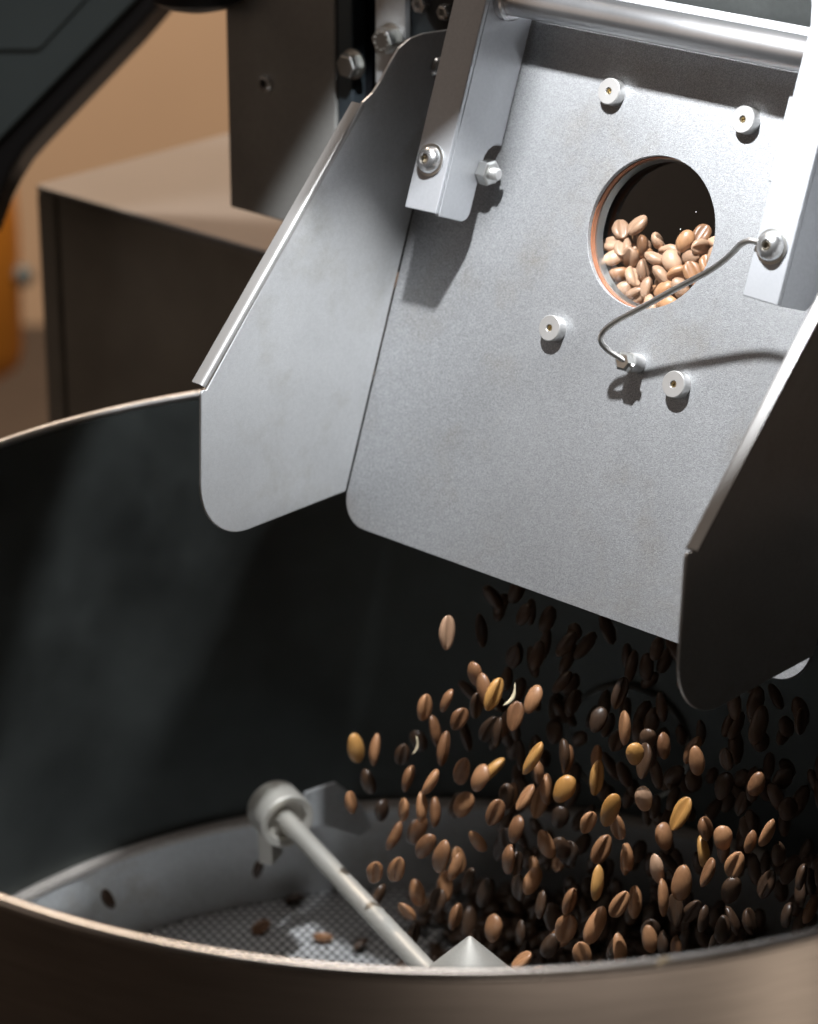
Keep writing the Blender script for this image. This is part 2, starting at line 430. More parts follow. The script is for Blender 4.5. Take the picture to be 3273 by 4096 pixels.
link('paddle_clamp', bm, M['aluminium'], st, bevel=0.001)

# ================================================================== DISCHARGE CHUTE
ch = thing('discharge_chute', W3(20, 0, 0), 'bright steel discharge chute with tall side wings and a round sight glass', 'chute')
WC = (22.8, -166.9); WR = 33.6
def sheet_with_hole(outline, hole):
    bm = BM(); ed = []
    for loop in (outline, hole):
        vs = [bm.verts.new(W3(a, b, 0)) for a, b in loop]
        ed += [bm.edges.new((vs[i], vs[(i + 1) % len(vs)])) for i in range(len(vs))]
    bmesh.ops.triangle_fill(bm, use_beauty=True, use_dissolve=False, edges=ed)
    ret = bmesh.ops.extrude_face_region(bm, geom=bm.faces[:])
    vs = [g for g in ret['geom'] if isinstance(g, bmesh.types.BMVert)]
    bmesh.ops.translate(bm, verts=vs, vec=N * -0.0025)
    return bm
circ = [(WC[0] + WR * math.cos(2 * math.pi * k / 96), WC[1] + WR * math.sin(2 * math.pi * k / 96)) for k in range(96)]
outl = round_poly([(-111.35, 0.6), (-111.35, -266), (153.35, -266), (153.35, 0.6)], [15, 0, 0, 15], 10)
bm = sheet_with_hole(outl, circ)
plate = link('chute_plate', bm, M['plate'], ch, bevel=0.00045)

# side wings, mirrored: (v, w) outline
wing_o = round_poly([(-14, 0.6), (17.5, 90), (-55.5, 113.2)], [0, 29, 2.0], 12)
wing_top = [(-193, 51.5), (-198, 46.5), (-204, 43), (-213, 39.5), (-220.5, 36), (-226, 30), (-229.8, 22), (-232.4, 13), (-236, 0.6)]
wing_pts = wing_o + wing_top
def wing(u0, s):
    bm = BM(); add_prism(bm, [W3(u0, v, w) for v, w in wing_pts], U * (s * 0.0015))
    wg = link('side_wing', bm, M['wing'], ch, bevel=0.0004)
    a = np.array((-56.0, 112.9)); b = np.array((-192.0, 51.9)); d = (b - a) / np.linalg.norm(b - a); p = np.array((d[1], -d[0]))
    if p[1] < 0: p = -p
    sec = [(-2.2, -.16), (-1.2, -.16), (-.5, 0.1), (0.0, 0.6), (0.3, 1.3), (0.4, 2.2), (0.5, 6.2), (-0.8, 6.2), (-0.9, 2.2), (-2.2, 1.66)]
    bm = BM()
    add_prism(bm, [W3(u0 + s * q, a[0] + p[0] * r, a[1] + p[1] * r) for r, q in sec], V * ((b[0] - a[0]) / 1000) + N * ((b[1] - a[1]) / 1000))
    link('hem', bm, M['hem'], wg, smooth=38)
    return wg
wl = wing(-111.6, -1); wr = wing(153.6, 1)

# plate bolts with their sockets
bolt_me = []
def plate_bolt(u, v):
    if not bolt_me:
        bm = BM(); add_lathe(bm, W3(u, v, 0), N, [(5.9e-3, 0), (5.9e-3, 4.7e-3), (5.55e-3, 5.1e-3), (1.75e-3, 5.1e-3), (1.6e-3, 4.95e-3), (1.6e-3, 3.0e-3), (0, 3.0e-3)], 40)
        b = link('plate_bolt', bm, M['bolt'], ch, smooth=35)
        # spin local geometry about the base so copies can share it
        off = W3(u, v, 0) - wloc(ch)
        b.data.transform(Matrix.Translation(-off)); b.location = off
        bm = BM(); add_lathe(bm, W3(u, v, 0), N, [(1.55e-3, 3.1e-3), (1.55e-3, 4.4e-3), (0.9e-3, 4.4e-3), (0.7e-3, 3.4e-3), (0, 3.4e-3)], 6)
        s = link('socket', bm, M['brass'], b)
        bolt_me.extend([b, s])
    else:
        b = bolt_me[0].copy(); COL.objects.link(b); b.location = W3(u, v, 0) - wloc(ch)
        s = bolt_me[1].copy(); COL.objects.link(s); s.parent = b
for p in [(-13.8, -222.5), (58.7, -222.6), (-14.5, -115.0), (57.3, -106.3)]: plate_bolt(*p)

# sight glass: gasket, ring, pane; dark chamber behind it
wc = W3(WC[0], WC[1], 0)
bm = BM(); add_lathe(bm, wc, N, [(33.3e-3, -2.7e-3), (33.4e-3, -5.6e-3), (40e-3, -5.6e-3), (40e-3, -2.7e-3), (33.3e-3, -2.7e-3)], 72)
link('gasket', bm, M['gasket'], ch, smooth=40)
bm = BM(); add_lathe(bm, wc, N, [(32.9e-3, -5.8e-3), (32.6e-3, -7.8e-3), (32.2e-3, -9.9e-3), (40e-3, -9.9e-3), (40e-3, -5.8e-3), (32.9e-3, -5.8e-3)], 72)
link('glass_ring', bm, M['zinc'], ch, smooth=40)
bm = BM(); add_lathe(bm, wc, N, [(0, -10.1e-3), (38e-3, -10.1e-3)], 48)
link('sight_glass', bm, M['glass'], ch)
bm = BM(); add_lathe(bm, wc, N, [(41e-3, -10.4e-3), (52e-3, -12e-3), (52e-3, -62e-3), (0, -62e-3)], 40)
link('bean_chamber', bm, M['chamber'], ch, smooth=40)

# pin that holds the wire
bm = BM(); pb = W3(33.2, -110.3, 0)
add_lathe(bm, pb, N, [(4.3e-3, 0), (4.3e-3, 7.6e-3), (3.9e-3, 8.0e-3), (0, 8.0e-3)], 32)
pin = link('wire_pin', bm, M['bolt'], ch, smooth=35)
bm = BM(); add_lathe(bm, pb, N, [(4.0e-3, 8.1e-3), (4.6e-3, 8.6e-3), (4.6e-3, 11.2e-3), (3.4e-3, 12.0e-3), (0, 12.0e-3)], 6)
link('hex_head', bm, M['zinc'], pin)
# button screw on the inside of the left wing
bm = BM(); add_lathe(bm, W3(-111.4, -217, 7), U, [(5e-3, 0), (4.8e-3, 1.4e-3), (3.6e-3, 2.8e-3), (1.8e-3, 3.2e-3), (1.7e-3, 1.6e-3), (0, 1.6e-3)], 28)
link('wing_screw', bm, M['screw'], ch, smooth=45)

# ================================================================== GATE LEVER (two brackets and a round bar)
lv = thing('gate_lever', W3(20, -151, 36), 'pair of bright steel brackets joined by a round bar across the top of the chute', 'lever')
TK = 2.4
def bracket(uf0, uf1, face, flange):
    bm = BM(); add_prism(bm, [W3(a, b, 36) for a, b in face], N * (-TK / 1000))
    br = link('bracket', bm, M['bracket'], lv, bevel=0.0005)
    bm = BM(); add_prism(bm, [W3(uf1, a, b) for a, b in flange], U * (-TK / 1000))
    link('flange', bm, M['bracket'], br, bevel=0.0005)
    return br
fl = round_poly([(-151.2, 33.5), (-150.9, 12.2), (-180, 11.8), (-188.2, 10.5), (-188.2, 1.2), (-300, 1.2), (-300, 33.5)], [0, 5.5, 0, 0, 0, 0, 0], 6)
# the notch in the left flange is a round cut
i0 = [i for i, p in enumerate(fl) if abs(p[0] + 180) < 1e-6][0]
fl[i0:i0 + 2] = [(-179.6, 11.9)] + [(-179.6 - 8.6 * math.sin(t), 11.9 - 8.6 * (1 - math.cos(t))) for t in [rad(a) for a in (20, 40, 60, 75, 90)]]
bl = bracket(-86.8, -68.1, [(-86.8, -151.7), (-68.1, -152.2), (-68.1, -300), (-86.8, -300)], fl)
fr = round_poly([(-151.0, 33.5), (-151.0, 13.5), (-159, 6.0), (-190, 3.0), (-300, 3.0), (-300, 33.5)], [0, 3, 3, 0, 0, 0], 5)
brr = bracket(100.6, 118.2, [(100.6, -151.5), (118.2, -151.0), (118.2, -300), (92, -300), (95, -281), (98.5, -272), (100.4, -264)], fr)
bm = BM(); add_tube(bm, [W3(-67.9, -253, 22), W3(115.6, -253, 22)], 0.0076, 48)
link('cross_bar', bm, M['rod'], lv, smooth=50)
bm = BM(); add_lathe(bm, W3(-67.9, -253, 22), U, [(10.2e-3, 0), (10.2e-3, 3e-3), (9.4e-3, 3.8e-3), (7.7e-3, 3.8e-3)], 40)
link('bar_collar', bm, M['rod'], lv, smooth=40)
bm = BM(); add_box(bm, W3(83, -238, 0.3), U * 0.018, V * 0.0385, N * 0.0115)
link('bracket_spacer', bm, M['bracket'], lv, bevel=0.0006)
def button(u, v, parent):
    c = W3(u, v, 36)
    bm = BM(); add_lathe(bm, c, N, [(7.4e-3, 0), (7.4e-3, 0.8e-3), (6.4e-3, 1.0e-3)], 40)
    link('washer', bm, M['zinc'], parent, smooth=35)
    bm = BM(); add_lathe(bm, c, N, [(6.3e-3, 0.9e-3), (6.2e-3, 1.7e-3), (5.6e-3, 3.1e-3), (4.6e-3, 4.2e-3), (3.4e-3, 4.9e-3), (2.45e-3, 5.15e-3), (2.25e-3, 4.9e-3), (2.25e-3, 2.9e-3), (0, 2.7e-3)], 44)
    b = link('button_screw', bm, M['screw'], parent, smooth=50)
    bm = BM(); add_lathe(bm, c, N, [(2.2e-3, 3.0e-3), (2.2e-3, 4.5e-3), (1.6e-3, 4.6e-3), (1.5e-3, 3.1e-3), (0, 2.95e-3)], 6)
    link('hex_socket', bm, M['socket'], b)
button(-78.0, -174.9, bl); button(108.9, -173.7, brr)
# added plate, out of frame, shaped to cast shade on the chute's upper left
bm = BM(); add_prism(bm, [W3(a, b, 150) for a, b in round_poly([(-51, -262), (-46, -267), (-34, -294), (-8, -320), (-2, -420), (-37, -420)], [3, 4, 10, 8, 10, 10], 6)], N * 0.003)
shd = link('shade_plate', bm, M['black'], lv, bevel=0.0005)
bm = BM(); add_tube(bm, [W3(-74, -298, 30), W3(-62, -330, 90), W3(-42, -360, 150)], 0.006, 16)  # added stem that ties the unseen shade plate to the lever
link('shade_stem', bm, M['rod'], shd, smooth=50)
# nut and thread end inside the notch
nc = W3(-68.0, -175.5, 10.2)
bm = BM(); add_lathe(bm, nc, U, [(0, 0), (5.9e-3, 0), (6.2e-3, 0.5e-3), (6.2e-3, 5.0e-3), (5.3e-3, 5.6e-3), (2.6e-3, 5.6e-3)], 6)
nt_ = link('hex_nut', bm, M['zinc'], bl, bevel=0.0003)
bm = BM(); add_lathe(bm, nc, U, [(2.9e-3, 5.2e-3)] + [(2.9e-3 - 0.25e-3 * (k % 2), 5.4e-3 + k * 0.4e-3) for k in range(9)] + [(2.2e-3, 9.3e-3), (0, 9.4e-3)], 24)
link('thread_end', bm, M['bolt'], nt_, smooth=30)

# ================================================================== RETAINING WIRE
wp = [(38.5, -109.0, 9.6), (35.2, -110.2, 10.4), (30.5, -111.8, 12.6), (26.2, -113.6, 15.0), (23.4, -116.3, 17.0), (23.2, -119.2, 17.5), (25.2, -122.4, 18.0), (30.0, -126.6, 19.0), (36.5, -131.0, 20.2), (47.0, -138.0, 22), (61, -147.4, 25), (75.6, -156.9, 28), (84.2, -163.3, 30.8), (90.0, -168.2, 33.8), (94.2, -171.6, 36.6), (98.4, -173.8, 37.6), (103.0, -174.2, 37.6)]
bm = BM(); add_tube(bm, spline([W3(*p) for p in wp], 6), 0.00135, 12)
tag(link('retaining_wire', bm, M['wire'], smooth=60, loc=W3(33, -110, 10)), 'thin bent steel wire hooked from a pin under the window to the right bracket screw', 'wire')

# ================================================================== ROASTER BODY behind the chute
F0 = W3(0, -262, -12)
def PF(u, z, d=0): return F0 + U * (u / 1000) + Z * (z / 1000) + NF * (d / 1000)
ro = thing('coffee_roaster', PF(0, -190, -150), 'dark front of the coffee roaster with bolts and a steel strap behind the chute', 'coffee roaster')
bm = BM(); add_box(bm, PF(-268, -165, -260), U * 0.60, NF * 0.24, Z * 0.60)
link('body', bm, M['black'], ro, bevel=0.003)
bm = BM(); add_box(bm, PF(-140, -48, -9), U * 0.46, NF * 0.006, Z * 0.40)
link('face_plate', bm, M['dark_face'], ro, bevel=0.001)
bm = BM(); add_box(bm, PF(-181.6, -62, -4), U * 0.0198, NF * 0.004, Z * 0.2)
link('strap', bm, M['wing'], ro, bevel=0.0006)
bm = BM(); add_box(bm, PF(-161.7, -48, -10), U * 0.032, NF * 0.006, Z * 0.2)
link('blue_plate', bm, M['blue_steel'], ro, bevel=0.0008)
bm = BM(); add_lathe(bm, PF(-133, -13, -4), NF, [(0, 6e-3), (15e-3, 6e-3), (18.5e-3, 4e-3), (19.5e-3, 0), (19.5e-3, -2e-3)], 48)
hub = link('bearing_hub', bm, M['black'], ro, smooth=40)
for (u, z, r) in [(-149, -17, 4.6), (-133.5, -18.5, 4.0)]:
    bm = BM(); add_lathe(bm, PF(u, z, 2), NF, [(r * 1e-3, 0), (r * 1e-3, 3e-3), (r * .8e-3, 4e-3), (r * .45e-3, 4e-3), (r * .4e-3, 1.5e-3), (0, 1.5e-3)], 6)
    link('cap_screw', bm, M['screw'], hub, bevel=0.0003)
def hexbolt(u, z, r, h, mt, marks=False):
    c = PF(u, z, 0.2)
    bm = BM(); add_lathe(bm, c, NF, [(r * 1.22e-3, 0), (r * 1.22e-3, 1.1e-3), (r * .9e-3, 1.2e-3)], 36)
    link('washer', bm, M['zinc'], ro, smooth=35)
    bm = BM(); add_lathe(bm, c, NF, [(r * 1e-3, 1.1e-3), (r * 1e-3, (h - .6) * 1e-3), (r * .86e-3, h * 1e-3), (0, h * 1e-3)], 6, up=(0.3, 0.2, 1))
    b = link('hex_bolt', bm, mt, ro, bevel=0.0003)
    if marks:
        bm = BM()
        for k in range(10):
            t = 2 * math.pi * k / 10 + .3; x, y, a = frame(NF)
            p = c + a * (h * 1e-3) + (x * math.cos(t) + y * math.sin(t)) * (r * .66e-3)
            add_lathe(bm, p, a, [(0.75e-3, -0.1e-3), (0.6e-3, 0.35e-3), (0, 0.45e-3)], 8)
        link('grade_mark', bm, M['zinc'], b, smooth=60)
hexbolt(-170.5, -37.6, 6.6, 8.0, M['zinc'], True)
hexbolt(-195.5, -54.0, 6.2, 7.0, M['zinc'])
bm = BM(); add_box(bm, PF(-209, -165, -12), U * 0.010, NF * 0.010, Z * 0.4)
link('edge_rail', bm, M['blue_steel'], ro, bevel=0.001)

# hanging side cover to the left of the chute
P0 = Vector((-0.1124, 0.3400, 0.0742))
def PP(u, z, d=0): return P0 + U * (u / 1000) + Z * (z / 1000) + NF * (d / 1000)
sc_ = thing('side_cover', PP(39, 0, -30), 'tall dark bronze sheet cover hanging left of the chute with one hollow screw', 'machine cover')
bm = BM(); add_box(bm, PP(0, 0, -62), U * 0.0775, NF * 0.062, Z * 0.32)
link('cover_sheet', bm, M['cover'], sc_, bevel=0.0012)
bm = BM(); add_lathe(bm, PP(28.7, 71.4, 0.1), NF, [(4.6e-3, -1e-3), (4.5e-3, 1.2e-3), (3.6e-3, 2.1e-3), (2.4e-3, 2.2e-3), (2.2e-3, 0.3e-3), (0, 0.2e-3)], 32)
sw = link('cover_screw', bm, M['screw'], sc_, smooth=40)
bm = BM(); add_lathe(bm, PP(28.7, 71.4, 0.1), NF, [(2.2e-3, 0.3e-3), (2.1e-3, 0.7e-3), (0, 0.6e-3)], 6)
link('hex_socket', bm, M['gap'], sw)

# ================================================================== CABINET at the back left
B0 = Vector((-0.2294, 0.5439, 0.0240))
def PB(u, z, d=0): return B0 + U * (u / 1000) + Z * (z / 1000) + NF * (d / 1000)
cb = thing('machine_cabinet', PB(140, -900, -80), 'low brown metal cabinet with a pale flat top behind the drum', 'cabinet')
bm = BM(); add_prism(bm, [PB(u, 0, d) for u, d in round_poly([(-20.5, 1.5), (330, 1.5), (330, -168), (-20.5, -168)], [6, 0, 0, 6], 4)], Z * -0.0045)
link('top_panel', bm, M['cab_top'], cb, bevel=0.0014)
bm = BM(); add_box(bm, PB(-0.5, -860, -40), U * 0.33, NF * 0.0395, Z * 0.8552)
link('front_panel', bm, M['cabinet'], cb, bevel=0.001)
bm = BM(); add_box(bm, PB(-20, -860, -160), U * 0.0155, NF * 0.1595, Z * 0.8552)
link('side_panel', bm, M['cabinet'], cb, bevel=0.0015)
bm = BM(); add_box(bm, PB(-4.6, -860, -60), U * 0.0042, NF * 0.052, Z * 0.855)  # black strip set into the open gap as its shade
link('gap_shade_strip', bm, M['gap'], cb)

# ================================================================== BLURRED THINGS at the left edge and top
fwd = Vector((0, math.cos(PITCH), -math.sin(PITCH))); rx = Vector((1, 0, 0)); upv = rx.cross(fwd)
CL = Vector((-0.01798, -1.07648, 0.49271))
PC0 = CL + fwd * 1.60
k = 1.60 / 1.35 / 1000
def PCc(a, b, d=0): return PC0 + rx * (a * k) + upv * (b * k) - fwd * (d / 1000)
cp = thing('control_panel', PCc(-190, 230, -20), 'slate grey control panel with a thick black slanted edge, upper left', 'control panel')
outer = [(-330, 420), (30, 420), (-130.4, 233.7), (-178.6, 182.9), (-186, 174.5), (-192, 165), (-196.5, 156), (-203, 138), (-330, 138)]
bm = BM(); add_prism(bm, [PCc(a, b, 0) for a, b in outer], fwd * 0.045)
link('housing', bm, M['black'], cp, bevel=0.003)
inner = [(-325, 415), (10, 415), (-132.9, 246), (-197.0, 180), (-204, 172), (-325, 172)]
bm = BM(); add_prism(bm, [PCc(a, b, 3.0) for a, b in inner], fwd * 0.0045)
link('front_panel', bm, M['slate'], cp, bevel=0.0012)
ins = round_poly([(-320, 410), (-10, 410), (-155.8, 246.9), (-178.7, 222.0), (-320, 221.2)], [0, 0, 0, 6, 0], 4)
bm = BM(); add_prism(bm, [PCc(a, b, 4.2) for a, b in ins], fwd * 0.0035)
link('inset_panel', bm, M['slate'], cp, bevel=0.001)

kc = CL + (fwd + rx * ((783 - 1636.5) / 11183) - upv * ((-60 - 2048) / 11183)) * 1.42
bm = BM(); add_lathe(bm, kc, Z, [(0, 0.014), (0.016, 0.012), (0.024, 0.006), (0.0262, -0.001), (0.0245, -0.0065), (0.018, -0.0105), (0.009, -0.0128), (0, -0.0134)], 40)
tag(link('round_knob', bm, M['black'], smooth=40, loc=kc), 'underside of a black round knob at the top edge, left of the dark cover', 'knob')

oc = CL + (fwd + rx * ((-75 - 1636.5) / 11183) - upv * ((1500 - 2048) / 11183)) * 3.3
ob = thing('orange_canister', oc, 'out of focus bright orange canister at the left edge behind the cabinet', 'canister')
bm = BM(); add_lathe(bm, oc, Z, [(0, -0.003), (0.029, 0.0), (0.045, 0.012), (0.050, 0.032), (0.053, 0.18), (0.048, 0.30), (0.035, 0.335), (0, 0.34)], 40)
link('canister_body', bm, M['orange'], ob, smooth=50)
bm = BM(); add_lathe(bm, oc + Vector((0.050, -0.006, 0.125)), Vector((0.8, -0.6, 0)), [(0.012, -0.01), (0.012, 0.012), (0.008, 0.018), (0, 0.018)], 24)
link('side_cap', bm, M['slate'], ob, smooth=40)

# ================================================================== COFFEE BEANS
def bean_mesh(name, m, seed, nu=20, nv=12):
    r = random.Random(seed); bm = BM(); rows = []
    hl, hw, ht = 5.5e-3, 3.75e-3 * r.uniform(.94, 1.06), 2.9e-3
    for j in range(nv + 1):
        th = math.pi * j / nv; row = []
        for i in range(nu):
            ph = 2 * math.pi * i / nu
            x, y, z = math.sin(th) * math.cos(ph), math.sin(th) * math.sin(ph), math.cos(th)
            if y < 0:
                y *= 0.62
                if abs(x) < 0.42 and abs(z) < .98: y += 0.62 * (1 - abs(x) / 0.42) ** 1.3 * (1 - z * z) ** .6
            s = 1 + 0.035 * math.sin(3 * z + 2 * x + seed) + 0.02 * math.sin(7 * x - 4 * z + seed * 2)
            w = 1 - 0.10 * z * (1 if seed % 2 else -1)
            row.append(Vector((x * hw * s * w, y * ht * s, z * hl)))
        rows.append(row)
    top = bm.verts.new(rows[0][0]); bot = bm.verts.new(rows[-1][0])
    R_ = [[bm.verts.new(p) for p in row] for row in rows[1:-1]]
    for i in range(nu):
        j = (i + 1) % nu
        bm.faces.new((top, R_[0][i], R_[0][j])); bm.faces.new((R_[-1][j], R_[-1][i], bot))
        for a, b in zip(R_, R_[1:]): bm.faces.new((a[i], b[i], b[j], a[j]))
    bmesh.ops.recalc_face_normals(bm, faces=bm.faces)
    for f in bm.faces: f.smooth = True
    me = bpy.data.meshes.new(name); bm.to_mesh(me); bm.free(); me.materials.append(m); return me
BME = {t: [bean_mesh('coffee_bean', M[mn], i + k * 7) for i in range(4)] for k, (t, mn) in enumerate([('n', 'bean'), ('y', 'bean_gold'), ('p', 'bean_pink'), ('d', 'bean_dark_shade')])}
BME['g'] = BME['p']; BME['o'] = BME['n']
def bean(p, axis, spin, tone, scale, label, group):
    o = bpy.data.objects.new('coffee_bean', random.choice(BME[tone])); COL.objects.link(o)
    x, y, a = frame(axis, (0.2, -0.9, 0.3)); m = Matrix((x, y, a)).transposed() @ Matrix.Rotation(spin, 3, 'Z')
    o.matrix_world = Matrix.Translation(p) @ m.to_4x4() @ Matrix.Diagonal((*scale, 1))
    return tag(o, label, 'coffee bean', group)
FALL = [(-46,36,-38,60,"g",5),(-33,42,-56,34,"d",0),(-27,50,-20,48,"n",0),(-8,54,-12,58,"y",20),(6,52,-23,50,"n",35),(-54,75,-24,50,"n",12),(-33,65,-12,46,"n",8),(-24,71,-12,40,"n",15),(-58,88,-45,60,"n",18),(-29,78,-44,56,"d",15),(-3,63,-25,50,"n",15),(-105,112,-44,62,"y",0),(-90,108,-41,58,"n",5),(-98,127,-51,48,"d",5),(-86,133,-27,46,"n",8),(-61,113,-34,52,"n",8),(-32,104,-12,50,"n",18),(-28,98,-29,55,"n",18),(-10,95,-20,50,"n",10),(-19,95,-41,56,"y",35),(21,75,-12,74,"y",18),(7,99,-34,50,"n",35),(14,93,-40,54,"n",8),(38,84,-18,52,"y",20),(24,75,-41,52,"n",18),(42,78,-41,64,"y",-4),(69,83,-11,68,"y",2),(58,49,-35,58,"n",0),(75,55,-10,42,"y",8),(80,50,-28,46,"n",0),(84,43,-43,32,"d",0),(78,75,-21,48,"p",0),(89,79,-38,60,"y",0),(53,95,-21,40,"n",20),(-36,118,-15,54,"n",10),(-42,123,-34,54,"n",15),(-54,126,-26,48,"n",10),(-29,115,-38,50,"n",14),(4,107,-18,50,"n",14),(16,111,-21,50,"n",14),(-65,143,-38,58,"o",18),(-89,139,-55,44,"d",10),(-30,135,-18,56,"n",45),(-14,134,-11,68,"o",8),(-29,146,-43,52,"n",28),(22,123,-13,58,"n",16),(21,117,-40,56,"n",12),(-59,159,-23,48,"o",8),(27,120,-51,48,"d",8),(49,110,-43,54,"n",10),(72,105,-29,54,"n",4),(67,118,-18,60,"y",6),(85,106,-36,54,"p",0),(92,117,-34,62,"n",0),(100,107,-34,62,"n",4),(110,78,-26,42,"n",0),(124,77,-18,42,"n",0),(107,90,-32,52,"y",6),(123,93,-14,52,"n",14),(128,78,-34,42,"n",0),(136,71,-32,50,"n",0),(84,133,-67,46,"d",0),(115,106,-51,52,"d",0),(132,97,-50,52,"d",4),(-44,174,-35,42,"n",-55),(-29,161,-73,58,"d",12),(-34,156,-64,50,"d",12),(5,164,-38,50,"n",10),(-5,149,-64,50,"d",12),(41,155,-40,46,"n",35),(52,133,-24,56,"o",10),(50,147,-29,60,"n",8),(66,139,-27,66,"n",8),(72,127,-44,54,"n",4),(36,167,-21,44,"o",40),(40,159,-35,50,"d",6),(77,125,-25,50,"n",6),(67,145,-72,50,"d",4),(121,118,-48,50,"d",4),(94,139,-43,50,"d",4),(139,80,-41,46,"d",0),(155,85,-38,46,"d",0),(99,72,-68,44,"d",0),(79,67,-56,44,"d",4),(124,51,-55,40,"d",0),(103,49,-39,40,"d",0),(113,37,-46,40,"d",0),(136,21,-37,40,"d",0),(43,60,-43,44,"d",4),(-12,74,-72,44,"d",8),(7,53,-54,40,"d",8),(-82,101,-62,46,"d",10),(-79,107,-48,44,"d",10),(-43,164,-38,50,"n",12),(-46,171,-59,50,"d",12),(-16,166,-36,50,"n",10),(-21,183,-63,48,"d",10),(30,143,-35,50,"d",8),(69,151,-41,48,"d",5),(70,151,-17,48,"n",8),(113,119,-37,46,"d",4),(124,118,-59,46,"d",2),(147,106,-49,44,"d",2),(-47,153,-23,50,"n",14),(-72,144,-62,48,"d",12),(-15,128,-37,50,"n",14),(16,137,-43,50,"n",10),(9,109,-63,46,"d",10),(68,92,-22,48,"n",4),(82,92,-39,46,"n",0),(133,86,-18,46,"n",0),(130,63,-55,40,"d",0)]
LF = 'mid brown roasted bean in mid air, lit, in the stream pouring from under the chute'
LG = 'golden tan bean in mid air inside the stream, lower down than the pale chaff flakes'
LD = 'bean in mid air in the stream under the chute, shade put into its dark brown colour'
GF = 'beans falling in the stream under the chute'
SPECIAL = {11: 'golden bean in mid air at the far left edge of the falling stream', 12: 'slim brown bean in mid air just right of the leftmost golden bean',
           0: 'topmost bright bean of the stream, in mid air close under the chute lip', 3: 'golden bean touching a pale chaff flake in mid air'}
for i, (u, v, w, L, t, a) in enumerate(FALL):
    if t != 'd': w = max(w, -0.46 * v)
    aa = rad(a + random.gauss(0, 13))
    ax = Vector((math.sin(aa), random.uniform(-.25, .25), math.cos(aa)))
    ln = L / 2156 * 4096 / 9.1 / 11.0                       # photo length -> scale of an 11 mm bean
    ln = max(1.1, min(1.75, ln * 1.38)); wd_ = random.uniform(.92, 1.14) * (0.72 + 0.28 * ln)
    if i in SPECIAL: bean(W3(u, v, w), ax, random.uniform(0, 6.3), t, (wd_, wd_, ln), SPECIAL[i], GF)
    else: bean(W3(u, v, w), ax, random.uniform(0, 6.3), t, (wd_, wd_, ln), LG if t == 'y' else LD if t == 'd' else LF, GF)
for i in range(92):                                          # beans deeper in the stream, most coloured dark for shade
    v = 18 + 225 * random.random() ** .8
    u = random.uniform(-62 - v * .05, 150); w = -random.uniform(.3, 1.15) * max(v, 50) * .6 - 8
    w = max(w, -110)
    ax = Vector((random.uniform(-.25, .5), random.uniform(-.4, .4), 1))
    s = random.uniform(.95, 1.15)
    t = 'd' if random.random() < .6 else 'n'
    bean(W3(u, v, w), ax, random.uniform(0, 6.3), t, (s, s, s * random.uniform(1.05, 1.55)), LD if t == 'd' else LF, GF)
# beans behind the sight glass
LW = 'roasted bean heaped behind the round sight glass of the chute'
GW = 'beans behind the sight glass'
cnt = 0
for lay, (w, du) in enumerate([(-14.6, 0), (-20.5, 4)]):
    for r in range(8):
        for c in range(9):
            u = -22 + c * 9.0 + (r % 2) * 4.5 + du + random.uniform(-1.3, 1.3); v = -165.5 + r * 7.0 + random.uniform(-1.4, 1.4) + 2.2 * math.sin(c * 1.7) - lay * 2.5
            if (u - WC[0] - 6) ** 2 + (v - WC[1]) ** 2 > 41 ** 2 or cnt >= 88: continue
            if r == 0 and random.random() < .35: continue
            cnt += 1
            ax = (U * random.uniform(-1, 1) + V * random.uniform(-1, 1) + N * random.uniform(-.4, .4))
            s = random.uniform(1.0, 1.18)
            if r == 0 and c == 4 and lay == 0: bean(W3(u, v - 2, w + .5), V, 1.2, 'y', (1, 1, 1), 'pale golden bean on top of the heap behind the sight glass', GW)
            else: bean(W3(u, v, w + random.uniform(-1.2, .8)), ax, random.uniform(0, 6.3), 'p' if random.random() < .7 else 'n', (s, s * 1.1, s * .92), LW, GW)
# stray beans around the pan
STRAY = [((-96.4, 203.1, -245), 'd', 'dark bean in mid air in front of the pan wall below the arm collar', (0.2, 0, 1)),
         ((-175.7, 201.1, -262), 'd', 'dark bean bouncing off the pan wall at far left', (-.5, .3, .8)),
         ((-80.6, 259.7, -296.5), 'd', 'dark bean lying on the perforated floor against the pan wall', (1, .3, .1)),
         ((-97.3, 228.8, -295.5), 'n', 'brown bean lying alone on the perforated floor left of the arm', (.8, .5, .3)),
         ((-63.7, 219.2, -296), 'n', 'brown bean lying on the perforated floor close beside the arm', (1, -.3, .2)),
         ((-43.2, 211.3, -296), 'd', 'dark bean lying on the floor under the stirring arm', (.6, .8, 0)),
         ((-18.4, 234.6, -290), 'p', 'light brown bean lying aslant just right of the stirring arm', (-.8, .1, .5))]
for p, t, lb, ax in STRAY: bean(Vector(p) / 1000, Vector(ax), random.uniform(0, 6), t, (1, 1, 1.05), lb, 'stray beans in the pan')
# heap on the pan floor: nobody could count it
def low_bean(bm, p, m):
    vs = []; nu, nv = 7, 5
    top = bm.verts.new(p + m @ Vector((0, 0, 5.4e-3))); bot = bm.verts.new(p + m @ Vector((0, 0, -5.4e-3)))
    for j in range(1, nv):
        th = math.pi * j / nv
        vs.append([bm.verts.new(p + m @ Vector((3.7e-3 * math.sin(th) * math.cos(2 * math.pi * i / nu), 2.7e-3 * math.sin(th) * math.sin(2 * math.pi * i / nu), 5.4e-3 * math.cos(th)))) for i in range(nu)])
    for i in range(nu):
        j = (i + 1) % nu
        bm.faces.new((top, vs[0][i], vs[0][j])); bm.faces.new((vs[-1][j], vs[-1][i], bot))
        for a, b in zip(vs, vs[1:]): bm.faces.new((a[i], b[i], b[j], a[j]))
from mathutils import Euler
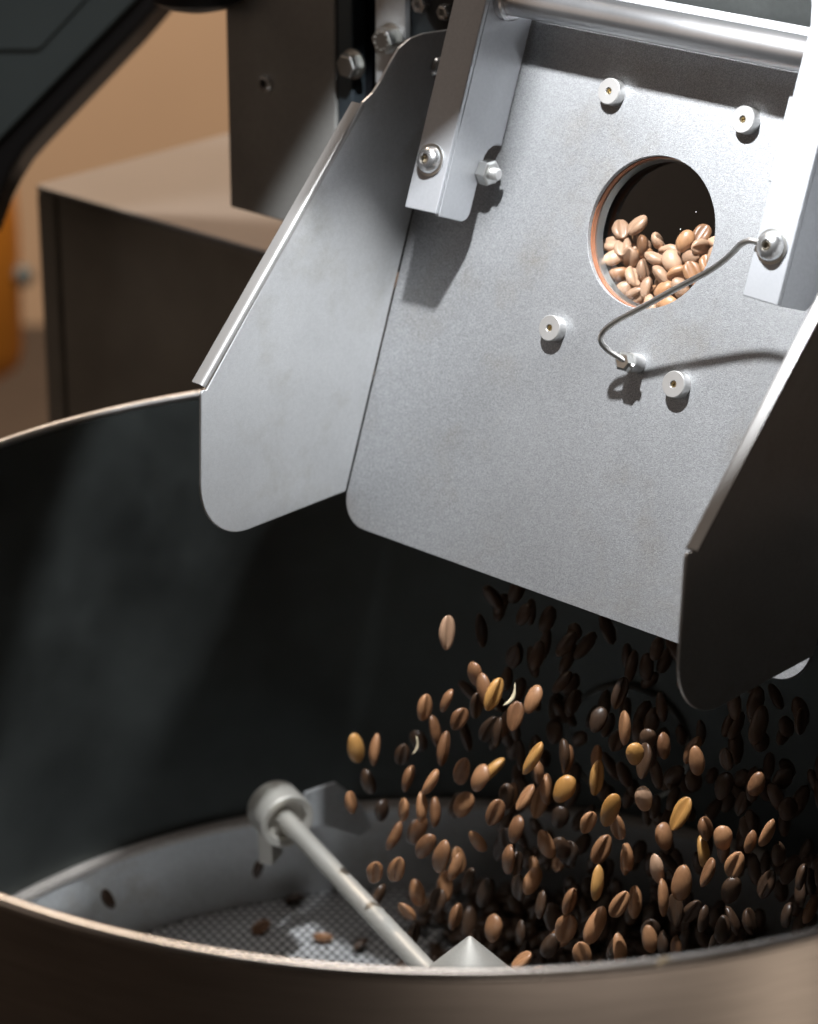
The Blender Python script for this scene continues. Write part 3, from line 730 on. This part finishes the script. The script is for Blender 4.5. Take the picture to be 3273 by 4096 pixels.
# the dense back of the stream, coloured dark for the chute's shade: one mass
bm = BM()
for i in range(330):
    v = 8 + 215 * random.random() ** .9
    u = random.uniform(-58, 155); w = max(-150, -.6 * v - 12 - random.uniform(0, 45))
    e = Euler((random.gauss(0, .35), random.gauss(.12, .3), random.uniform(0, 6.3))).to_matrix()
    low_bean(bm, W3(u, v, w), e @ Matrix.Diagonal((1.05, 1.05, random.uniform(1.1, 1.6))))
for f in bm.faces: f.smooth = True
sm = link('bean_stream', bm, M['bean_dark_shade'], loc=W3(30, 120, -50))
tag(sm, 'dense back of the falling bean stream, coloured dark for the shade under the chute', 'coffee beans', kind='stuff')
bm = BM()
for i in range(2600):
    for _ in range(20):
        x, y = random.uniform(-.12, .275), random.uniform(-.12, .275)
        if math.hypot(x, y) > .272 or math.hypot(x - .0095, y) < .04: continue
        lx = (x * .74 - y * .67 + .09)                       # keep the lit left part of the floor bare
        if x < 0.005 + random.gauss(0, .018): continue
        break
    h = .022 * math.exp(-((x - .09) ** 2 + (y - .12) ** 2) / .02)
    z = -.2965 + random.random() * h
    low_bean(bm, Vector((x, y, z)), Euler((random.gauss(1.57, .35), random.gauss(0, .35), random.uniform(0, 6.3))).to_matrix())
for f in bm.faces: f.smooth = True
hp = link('bean_heap', bm, M['bean_dark_shade'], loc=(0.09, 0.12, -0.2998))  # heap takes the bean colour darkened for shade
tag(hp, 'heap of roasted beans, coloured dark for shade, spread over the pan floor under the stream', 'coffee beans', kind='stuff')
# chaff flakes
def flake(p, ax, L, lb):
    x, y, a = frame(ax); bm = BM(); n = 9; rows = []
    for i in range(n):
        t = i / (n - 1); hw = L * .17 * math.sin(math.pi * min(.98, max(.02, t))) ** .8
        c = p + a * (L * (t - .5)) + y * (L * .12 * math.sin(math.pi * t))
        rows.append([bm.verts.new(c - x * hw + y * hw * .5), bm.verts.new(c), bm.verts.new(c + x * hw + y * hw * .5)])
    for q, r in zip(rows, rows[1:]):
        for k_ in range(2): bm.faces.new((q[k_], q[k_ + 1], r[k_ + 1], r[k_]))
    o = link('chaff_flake', bm, M['chaff'], loc=p, smooth=60)
    md = o.modifiers.new('thick', 'SOLIDIFY'); md.thickness = 0.0002
    return tag(o, lb, 'chaff', 'flakes of chaff among the beans')
def pz(x, y, w):
    """a point of the stream volume: photo direction (2156-high) met with a plane w mm under the chute plate"""
    s = 4096 / 2156; d = fwd + rx * ((x * s - 1636.5) / 11183) - upv * ((y * s - 2048) / 11183)
    t = ((O + N * (w / 1000) - CL).dot(N)) / d.dot(N); return CL + d * t
flake(W3(1.5, 51, -10), Vector((.42, 0, .9)), .0125, 'pale pointed chaff flake in mid air beside a golden bean')
flake(W3(-52, 93, -20), Vector((.22, 0, 1)), .010, 'thin greenish chaff flake in mid air at the left of the stream')
flake(Vector((0.066, -0.286, 0.0022)), Vector((.8, .5, .3)), .006, 'tiny white chaff flake stuck on the near rim of the drum')
